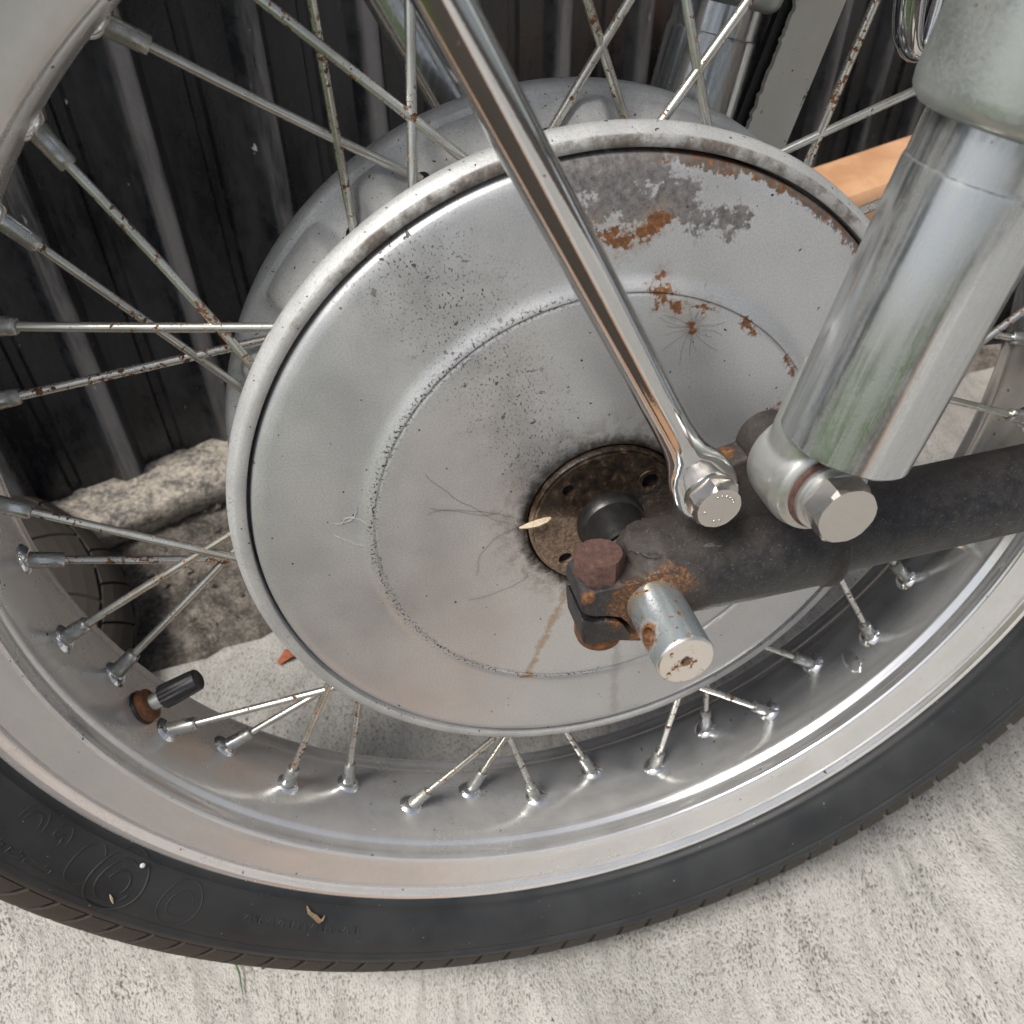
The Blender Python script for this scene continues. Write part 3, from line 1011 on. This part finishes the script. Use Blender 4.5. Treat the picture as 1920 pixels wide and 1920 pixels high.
# clamp bolt
bp = Vector((-.0158, -.0508, .0092))
cb = G().hexhead(bp, (0.02, 0, 1), .0083, .0078, .35).build('clamp_bolt', 'rustdark', arm, ang=25)
G().turn(bp - Vector((0, 0, .001)), (0, 0, -1), [(0, .0042), (.02, .0042)], 20).build('bolt_shank', 'rust', arm)
G().turn((-.0156, -.0508, -.0125), (0, 0, -1), [(0, .0082), (.0040, .0083), (.0066, .0075), (.0086, .0052), (.0092, .0025)], 30).build('clamp_nut', 'rust', arm, ang=45)

# ------------------------------------------------------------------ rear shock absorber
shd = Vector((.268, -.045, .962)).normalized()
SP0 = Vector((.0557, -.0735, .0806))
EYE = Vector((.0440, 0, .0455))
def shock(name, p, d, mats, offx=0.):
    pr_low = [(-.0225, .0120), (-.0228, .0182), (-.0220, .0190), (-.01, .0191), (.0525, .0191), (.0537, .0189), (.0541, .0182), (.0552, .0181), (.0660, .0181)]
    o = G().turn(p, d, pr_low, 96).build(name, mats[0], root, ang=35)
    G().turn(p, d, [(.0652, .0176), (.0650, .0195), (.0655, .0212), (.0668, .0229), (.0686, .0239), (.0715, .0244), (.11, .0249), (.24, .0249)], 96).build('upper_shroud', 'veil', o, ang=35)
    return o
sh = shock('shock_absorber', SP0, shd, ('haze',))
# lower eye with rubber bush, washer and bolt
g = G()
g.turn((EYE.x, -.0545, EYE.z), (0, -1, 0), [(0, .0135), (.0012, .0150), (.005, .0156), (.0165, .0156), (.0205, .0142), (.0218, .0125), (.0220, .0104)], 56)
neck = []
for t, w, th in ((0, .0138, .0098), (.012, .0150, .0104), (.024, .0150, .0108), (.034, .0140, .011)):
    c = Vector((EYE.x, -.0655, EYE.z)) + shd * t
    f1 = frame(shd, (0, 1, 0))
    f2 = shd.cross(f1)
    neck.append([c + f2 * w * math.copysign(abs(math.cos(q)) ** .6, math.cos(q)) + f1 * th * math.copysign(abs(math.sin(q)) ** .6, math.sin(q)) for q in [2 * math.pi * k / 32 for k in range(32)]])
g.loft(neck)
eye = g.build('lower_eye', 'dull', sh, ang=180)
remesh(eye, .0006, 4)
G().turn((EYE.x, -.0755, EYE.z), (0, -1, 0), [(0, .0118), (.0022, .0118), (.0026, .0104), (.0026, .004)], 40).build('rubber_bush', 'rustdark', sh)
G().turn((EYE.x, -.0778, EYE.z), (0, -1, 0), [(0, .0106), (.0003, .0108), (.0018, .0108), (.0021, .0104)], 44).build('washer', 'dull', sh)
G().turn((EYE.x, -.0797, EYE.z), (0, -1, 0), [(0, .0092), (.0018, .0092), (.0020, .0088)], 40).build('spring_washer', 'dull', sh)
G().hexhead((EYE.x, -.0816, EYE.z), (0, -1, 0), .0100, .0072, .42, .0014).build('mounting_bolt', 'satin', sh, ang=22)

# ------------------------------------------------------------------ chrome carrier stay
A_ = Vector((.0163, -.0570, .0385))
v_ = (Vector((-.0290, -.0675, .1270)) - A_).normalized()
sx = v_.cross(Vector((0, 1, 0))).normalized()       # across the flat
sn = sx.cross(v_).normalized()
def stay_mesh(A_, v_, sx, sn, k_=1.):
    secs = []
    prof = [(-.0104, .0028, .0010), (-.0098, .0054, .0016), (-.0078, .0080, .0019), (-.0045, .0097, .0020), (0, .0104, .0021), (.005, .0101, .0022), (.010, .0093, .0024), (.0135, .0083, .0031), (.0165, .0072, .0044), (.0205, .0062, .0053), (.026, .0057, .0056), (.034, .0055, .0056), (.05, .0055, .0055), (.1, .0055, .0055), (.25, .0055, .0055)]
    n = 48
    for t, w, th in prof:
        e = .75 if th < .004 else 1
        c = A_ + v_ * t
        w, th = w * k_, th * k_
        secs.append([c + sx * w * math.copysign(abs(math.cos(q)) ** 1., math.cos(q)) + sn * th * math.copysign(abs(math.sin(q)) ** e, math.sin(q)) for q in [2 * math.pi * k / n for k in range(n)]])
    return G().loft(secs)
stay = stay_mesh(A_, v_, sx, sn).build('carrier_stay', 'chrome', root, ang=60)
bn = Vector((0, -1, 0)).lerp(-sn if sn.y > 0 else sn, .6).normalized()
if bn.y > 0:
    bn = -bn
bb = A_ + bn * .0020
G().turn(bb, bn, [(0, .0082), (.0010, .0082), (.0012, .0079), (.0012, .003)], 40).build('washer', 'satin', stay)
hd = G().hexhead(bb + bn * .0012, bn, .0080, .0056, .2, .0012).build('stay_bolt', 'satin', stay, ang=22)
f1 = frame(bn, None)
f2 = bn.cross(f1)
g = G()
for k, a in enumerate((-1.25, -.95, -.6, -.3, 0, .25, 2.0, 2.4, 3.6)):
    c = bb + bn * .00685 + (f1 * math.sin(a + 2.6) + f2 * math.cos(a + 2.6)) * .0046
    g.turn(c, bn, [(-.0001, .00048), (.0002, .00042), (.0003, .0002)], 8)
g.build('grade_marks', 'satin', stay, ang=60)
# bolt shank through stay into lug
G().turn(A_ - bn * .001, -bn, [(0, .0042), (.014, .0042)], 16).build('bolt_shank', 'satin', stay)

# ------------------------------------------------------------------ far side of the machine
A2 = Vector((A_.x, 2 * YM - A_.y, A_.z))
v2 = Vector((v_.x, -v_.y, v_.z))
sx2 = v2.cross(Vector((0, 1, 0))).normalized()
far_stay = stay_mesh(A2, v2, sx2, sx2.cross(v2).normalized(), 1.6).build('carrier_stay', 'haze', root, ang=60)
d2 = Vector((shd.x, -shd.y, shd.z))
far_sh = shock('shock_absorber', Vector((SP0.x + .020, 2 * YM - SP0.y - .012, SP0.z - .004)), d2, ('haze',))
G().turn(Vector((EYE.x + .017, .112, EYE.z - .004)), (0, 1, 0), [(0, .015), (.022, .015)], 32).build('lower_eye', 'dull', far_sh)
arm2 = G().turn(Vector((-.012, 2 * YM + .0468, .0022)), Vector((.996, -.06, -.026)), [(0, .0165), (.07, .017), (.36, .0162)], 40).build('swinging_arm', 'swing', root)
G().lathe([(.077, .012), (.13, .012)], 40).build('axle_spacer', 'spacer', root)
# flaking white painted strut behind the wheel
p0 = Vector((.1345, .122, .1385))
p1 = Vector((.1172, .122, .0882))
dd = (p0 - p1).normalized()
ww = Vector((dd.z, 0, -dd.x))
rs = random.Random(5)
L1, R1 = [], []
t = -.05
while t < .12:
    c = p1 + dd * t
    L1.append(c - ww * (.0102 + .0009 * rs.random() + (.0012 if rs.random() < .3 else 0) * rs.random()))
    R1.append(c + ww * .0102)
    t += .0016
poly = L1 + R1[::-1]
n = len(L1)
g = G()
vs_ = [p for p in L1] + [p for p in R1] + [p + Vector((0, .003, 0)) for p in L1] + [p + Vector((0, .003, 0)) for p in R1]
fs_ = []
for i in range(n - 1):
    fs_ += [(i, i + 1, n + i + 1, n + i), (2 * n + i, 3 * n + i, 3 * n + i + 1, 2 * n + i + 1), (i, 2 * n + i, 2 * n + i + 1, i + 1), (n + i, n + i + 1, 3 * n + i + 1, 3 * n + i)]
g.add(vs_, fs_)
strut = g.build('white_strut', 'white', root, ang=30)
secs = [[p1 + dd * t + Vector((0, .0045, 0)) + ww * wx + Vector((0, wy, 0)) for wx, wy in ((-.0150, 0), (.0108, 0), (.0108, .004), (-.0150, .004))] for t in (-.05, .12)]
G().loft(secs).build('black_backing', 'black', strut)
# small chrome loop hanging behind the shock
pl = [Vector((.128, .050, .215)), Vector((.1265, .050, .175)), Vector((.1262, .050, .150)), Vector((.1275, .050, .136)), Vector((.1320, .050, .1305)), Vector((.1372, .050, .136)), Vector((.1400, .050, .152)), Vector((.143, .050, .215))]
secs = []
for i, p in enumerate(pl):
    t = (pl[min(i + 1, len(pl) - 1)] - pl[max(i - 1, 0)]).normalized()
    f1 = frame(t, (0, 1, 0))
    f2 = t.cross(f1)
    secs.append([p + (f1 * math.cos(2 * math.pi * q / 16) + f2 * math.sin(2 * math.pi * q / 16)) * .0056 for q in range(16)])
loop = G().loft(secs).build('chrome_loop', 'chrome', root, ang=70)
sd_ = loop.modifiers.new('sub', 'SUBSURF')
sd_.levels = sd_.render_levels = 2

# ------------------------------------------------------------------ fence and its footing
g = G()
PITCH = .0845
ss = []
k = -18
while k < 34:
    c = .04 + k * PITCH
    for o_, h in ((-.0185, 0), (-.0135, .0), (-.0062, .0105), (.0062, .0105), (.0135, 0), (.0185, 0), (.037, 0), (.0395, -.003), (.0455, -.003), (.048, 0)):
        ss.append((c + o_, h))
    k += 1
ss.sort()
vs_, fs_ = [], []
zs = (-.012, 0, .15, .3, .6, 1.0)
for j, z in enumerate(zs):
    for s_, h in ss:
        vs_.append((s_, -h, z + (.003 * mnoise.noise(Vector((s_ * 9, 0, 0))) if j < 2 else 0)))
m = len(ss)
for j in range(len(zs) - 1):
    for i in range(m - 1):
        fs_.append((j * m + i, j * m + i + 1, (j + 1) * m + i + 1, (j + 1) * m + i))
g.add(vs_, fs_)
fence = g.build('corrugated_fence', 'fence', ang=20)
sol = fence.modifiers.new('thick', 'SOLIDIFY')
sol.thickness = .0015
sol.offset = 1
fence.location = (FP.x, FP.y, .028)
fence.rotation_euler = (0, 0, math.atan2(FD.y, FD.x))
tag(fence, 'black corrugated steel fence with dusty scuffed ridges, lightened as if catching light, behind the wheel', 'fence')

def rough_strip(name, s0, s1, prof, ds, mat, amp, seed):
    rows = []
    s_ = s0
    while s_ <= s1:
        row = []
        for i, (n_, z_) in enumerate(prof):
            p = fence_pt(s_, n_, z_)
            q = Vector((s_ * 38 + seed, n_ * 38, z_ * 38))
            w = amp * (mnoise.noise(q) + .5 * mnoise.noise(q * 2.7))
            fade = 0 if i in (0, len(prof) - 1) else 1
            row.append(p + FN * (w * .9 * fade) + Vector((0, 0, w * fade)))
        rows.append(row)
        s_ += ds
    g = G()
    w_ = len(prof)
    fs_ = []
    for i in range(len(rows) - 1):
        for j in range(w_ - 1):
            fs_.append((i * w_ + j, i * w_ + j + 1, (i + 1) * w_ + j + 1, (i + 1) * w_ + j))
    g.add([p for r_ in rows for p in r_], fs_)
    return g.build(name, mat, ang=50)
fp = [(.05, .027)] + [(.03 - i * .0055, .027) for i in range(13)] + [(-.045, .024), (-.048, .016), (-.046, .006), (-.040, -.004), (-.036, -.03)]
tag(rough_strip('fence_footing', -.9, 2.2, fp, .006, 'footing', .0022, 3), 'rough pale mortar footing under the foot of the black fence', 'footing')

# soil strip with litter between footing and slab
sp_ = [(-.20 + i * .008, -.008 + .0) for i in range(22)]
so = rough_strip('soil_strip', -.8, 2.0, sp_, .008, 'soil', .006, 11)
tag(so, kind='structure')
g = G()
rs = random.Random(21)
for i in range(900):
    s_, n_ = rs.uniform(-.45, 1.6), rs.uniform(-.17, -.04)
    p = fence_pt(s_, n_, rs.uniform(-.010, -.003))
    r = rs.choice((.0012, .0018, .0026, .004))
    vsx = []
    for a in range(5):
        an = a * 1.2566 + rs.random()
        vsx.append(p + Vector((math.cos(an) * r * rs.uniform(.6, 1.2), math.sin(an) * r * rs.uniform(.6, 1.2), rs.uniform(-.2, .3) * r)))
    vsx.append(p + Vector((0, 0, r * rs.uniform(.4, .9))))
    g.add(vsx, [(a, (a + 1) % 5, 5) for a in range(5)])
tag(g.build('grit', 'stone', flat=True), 'dark grit and crumbs lying in the soil strip along the fence', 'grit', kind='stuff')

# terracotta trough by the fence
tx0 = Vector((.285, .4145, 0)) - Vector((-.296, .955, 0)) * .055
tdir = Vector((.955, .296, 0))
tn = Vector((-.296, .955, 0))
g = G()
def box_sec(w, d, z, ins):
    a = tx0 + tdir * ins + tn * ins + Vector((0, 0, z))
    return [a, a + tdir * (w - 2 * ins), a + tdir * (w - 2 * ins) + tn * (d - 2 * ins), a + tn * (d - 2 * ins)]
Wd, Dp = .42, .06
g.loft([box_sec(Wd, Dp, -.02, .022), box_sec(Wd, Dp, .158, .007), box_sec(Wd, Dp, .158, .0), box_sec(Wd, Dp, .186, .0), box_sec(Wd, Dp, .1925, .0015), box_sec(Wd, Dp, .1970, .005), box_sec(Wd, Dp, .1992, .011), box_sec(Wd, Dp, .2, .020)])
tr = g.build('plant_trough', 'terracotta', ang=30)
tag(tr, 'orange terracotta trough at the fence foot, glimpsed beyond the hub', 'planter')

# worn tyre lying flat on the soil by the fence, mostly hidden by the rim
oc = Vector((-.437, .216, -.01))
g = G()
n = 120
def ot(ph, ex=0.):
    return (.132 + (.050 + ex) * math.cos(ph), .036 + (.036 + ex) * math.sin(ph))
prf = [ot(R(a), 0) for a in range(-150, 151, 6)]
vs_, fs_ = [], []
for k in range(n):
    a = 2 * math.pi * k / n
    for r, z in prf:
        vs_.append((r * math.cos(a), r * math.sin(a), z))
m = len(prf)
for k in range(n):
    for i in range(m - 1):
        fs_.append((k * m + i, k * m + i + 1, ((k + 1) % n) * m + i + 1, ((k + 1) % n) * m + i))
g.add(vs_, fs_)
ot_o = g.build('old_tyre', 'tread', ang=50)
ot_o.location = oc
tag(ot_o, 'worn brown-black tyre lying by the fence, glimpsed through the lower left spokes', 'tyre')
def lug_mesh(p0, p1, dth, skew):
    g = G()
    top, bt = [], []
    for ex, dst in ((.003, top), (-.001, bt)):
        for i in range(5):
            ph = R(p0 + (p1 - p0) * i / 4)
            for j in (-.5, .5):
                th = dth * j + skew * (i / 4 - .5)
                r, z = ot(ph, ex)
                dst.append((r * math.cos(th), r * math.sin(th), z))
    fs_ = []
    for i in range(4):
        fs_ += [(2 * i, 2 * i + 1, 2 * i + 3, 2 * i + 2), (2 * i, 2 * i + 2, 12 + 2 * i, 10 + 2 * i), (2 * i + 1, 11 + 2 * i, 13 + 2 * i, 2 * i + 3)]
    fs_ += [(0, 10, 11, 1), (8, 9, 19, 18)]
    g.add(top + bt, fs_)
    me = bpy.data.meshes.new('tread_block')
    me.from_pydata(g.v, [], g.f)
    bm = bmesh.new()
    bm.from_mesh(me)
    bmesh.ops.recalc_face_normals(bm, faces=bm.faces)
    bm.to_mesh(me)
    bm.free()
    me.materials.append(M['tread'])
    return me
for p0, p1, cnt, fill, sk in ((46, 84, 30, .90, .05), (4, 42, 30, .93, -.07), (-44, 0, 30, .9, .06)):
    me = lug_mesh(p0, p1, 2 * math.pi / cnt * fill, sk)
    for k in range(cnt):
        o = bpy.data.objects.new('tread_block', me)
        COL.objects.link(o)
        o.parent = ot_o
        o.rotation_euler = (0, 0, 2 * math.pi * (k + (.5 if p0 == 4 else 0)) / cnt)

# ------------------------------------------------------------------ small litter
def world_of(p):
    return TO_WORLD @ Vector(p)
def sliver(name, pts_, width, mat, curl=.3, up=Vector((0, 0, 1))):
    g = G()
    vs_, fs_ = [], []
    n = len(pts_)
    for i, p in enumerate(pts_):
        t = (pts_[min(i + 1, n - 1)] - pts_[max(i - 1, 0)]).normalized()
        sd2 = t.cross(up).normalized()
        w = width * math.sin(math.pi * (i + .35) / (n - .3))
        vs_ += [p - sd2 * w, p + up * w * curl, p + sd2 * w, p - up * w * .15]
    for i in range(n - 1):
        for q in range(4):
            fs_.append((i * 4 + q, i * 4 + (q + 1) % 4, (i + 1) * 4 + (q + 1) % 4, (i + 1) * 4 + q))
    fs_ += [(3, 2, 1, 0), tuple((n - 1) * 4 + q for q in range(4))]
    return g.add(vs_, fs_).build(name, mat, ang=40)
# curled leaf scrap lodged between tyre and rim
th0 = R(-33.9)
pp = [world_of(on_side(th0 + u_ / .25, .2465 + v_2, .0008)) for u_, v_2 in ((-.0062, .0005), (-.0040, .0026), (-.001, .0036), (.0020, .0052), (.0036, .0044), (.0040, .0030))]
tag(sliver('leaf_scrap', pp, .0014, 'leaf', .9, Vector((0, -1, .3)).normalized()), 'curled tan leaf scrap stuck on the tyre just below the rim', 'leaf')
pp = [world_of(on_side(R(-55.2) + u_ / .25, .262 + v_2, .0006)) for u_, v_2 in ((-.002, -.0014), (0, 0), (.002, .0016))]
tag(sliver('straw_bit', pp, .0006, 'husk', .6, Vector((0, -1, .3)).normalized()), 'tiny pale straw bit lying on the moulded tyre emblem', 'straw')
c = world_of(on_side(R(-54.6), .2475, .0006))
tag(G().turn(c, Vector((.2, -1, .3)), [(0, .0011), (.0007, .0012), (.0012, .0006)], 9).build('paint_chip', 'chip', flat=True), 'small white chip on the black tyre sidewall below the rim', 'chip')
# pale husk caught on the bearing retainer
pp = [world_of(p) for p in ((-.0335, -.0152, .0045), (-.0305, -.0160, .0052), (-.0272, -.0168, .0062), (-.0240, -.0168, .0070), (-.0222, -.0164, .0074))]
tag(sliver('insect_husk', pp, .0017, 'husk', 1.0, Vector((0, -1, .3)).normalized()), 'pale dried insect husk caught on the edge of the bearing retainer', 'husk')
# green grass sprig in front of the tyre
gp = [Vector((-.200, -.003, .001)), Vector((-.1995, -.012, .004)), Vector((-.1965, -.022, .004)), Vector((-.1955, -.033, .002))]
tag(sliver('grass_sprig', gp, .0006, 'grass', .4), 'thin green grass blade on the concrete before the tyre', 'grass')
# orange leaf crumbs behind the wheel
tag(sliver('orange_leaf', [Vector((-.160, .185, .002)), Vector((-.152, .190, .005)), Vector((-.143, .192, .002))], .0045, 'leafred', .3), 'orange leaf crumb on the concrete behind the hub', 'leaf')
# hairs stuck to the hub cover, then a crack star laid on as strands
COVER = [(.1226, -.0006), (.112, -.0024), (.0935, -.0046), (.0873, -.0056), (.0846, -.0070), (.083, -.0072), (.076, -.0080), (.06, -.0090), (.03, -.0110)]
def cover_y(r):
    for (r0, y0), (r1, y1) in zip(COVER, COVER[1:]):
        if r0 >= r >= r1:
            return y0 + (y1 - y0) * (r0 - r) / (r0 - r1)
    return -.0112
def strand(points, r):
    g = G()
    secs = []
    for i, p in enumerate(points):
        t = (points[min(i + 1, len(points) - 1)] - points[max(i - 1, 0)]).normalized()
        f1 = frame(t, None)
        f2 = t.cross(f1)
        secs.append([p + (f1 * math.cos(2.0944 * q) + f2 * math.sin(2.0944 * q)) * r for q in range(3)])
    return g.loft(secs)
def wander(x, z, a, length, turn, rs, steps=18):
    out = []
    for i in range(steps):
        out.append(world_of((x, cover_y(math.hypot(x, z)) - .0003, z)))
        a += turn * rs.uniform(-.2, 1) + rs.uniform(-.25, .25)
        x += math.cos(a) * length / steps
        z += math.sin(a) * length / steps
    return out
rs = random.Random(31)
g = G()
for x, z, a, ln, tn_ in ((-.034, .006, 2.9, .034, .12), (-.036, .004, 2.7, .040, -.10), (-.033, .002, 3.3, .030, .2), (-.038, .010, 3.5, .028, -.2), (-.030, -.022, 3.7, .026, -.14)):
    s2 = strand(wander(x, z, a, ln, tn_, rs), .00006)
    g.add(s2.v, s2.f)
tag(g.build('hair_strands', 'fibre', flat=True), 'loose dark hairs stuck to the hub cover left of the bearing retainer', 'hair')
g = G()
for k in range(17):  # cracks in the cover's paint, laid on as thin dark strands
    a = k * .37 + rs.uniform(-.12, .12)
    s2 = strand(wander(.0292 + .0012 * math.cos(a), .0682 + .0012 * math.sin(a), a, rs.uniform(.008, .017), rs.uniform(-.05, .05), rs, 10), .000045)
    g.add(s2.v, s2.f)
tag(g.build('crack_strands', 'fibre', flat=True), 'star of fine dark cracks in the paint, laid on as strands, spreading from a rust pit right of the chrome stay', 'paint_cracks')
g = G()
for x, z, a, ln, tn_ in ((-.094, .012, 1.2, .02, -.35), (-.097, .008, 5.2, .012, .1), (-.088, .019, 4.6, .016, -.4)):
    s2 = strand(wander(x, z, a, ln, tn_, rs), .00011)
    g.add(s2.v, s2.f)
tag(g.build('pale_thread', 'web', flat=True), 'curl of pale thread stuck near the left edge of the hub cover', 'thread')
# cobweb strands beside the chrome stay
def strand(points, r):
    g = G()
    secs = []
    for i, p in enumerate(points):
        t = (points[min(i + 1, len(points) - 1)] - points[max(i - 1, 0)]).normalized()
        f1 = frame(t, None)
        f2 = t.cross(f1)
        secs.append([p + (f1 * math.cos(2.0944 * q) + f2 * math.sin(2.0944 * q)) * r for q in range(3)])
    return g.loft(secs)
g = G()
rs = random.Random(4)
q0 = A_ + v_ * .150 + sx * .0052
for k in range(7):
    e = Vector((rs.uniform(.004, .012), rs.uniform(-.002, .004), rs.uniform(-.006, .004)))
    m_ = Vector((e.x * .5, e.y, e.z * .5 - rs.uniform(.002, .006)))
    pts_ = []
    for i in range(9):
        t = i / 8
        pts_.append(world_of(q0 + v_ * rs.uniform(-.0005, .0005) + m_ * (2 * t * (1 - t)) + e * t * t))
    s2 = strand(pts_, .00011)
    g.add(s2.v, s2.f)
tag(g.build('cobweb', 'web', flat=True), 'wisp of grey cobweb clinging to the upper chrome stay', 'cobweb')

del root['is_root']
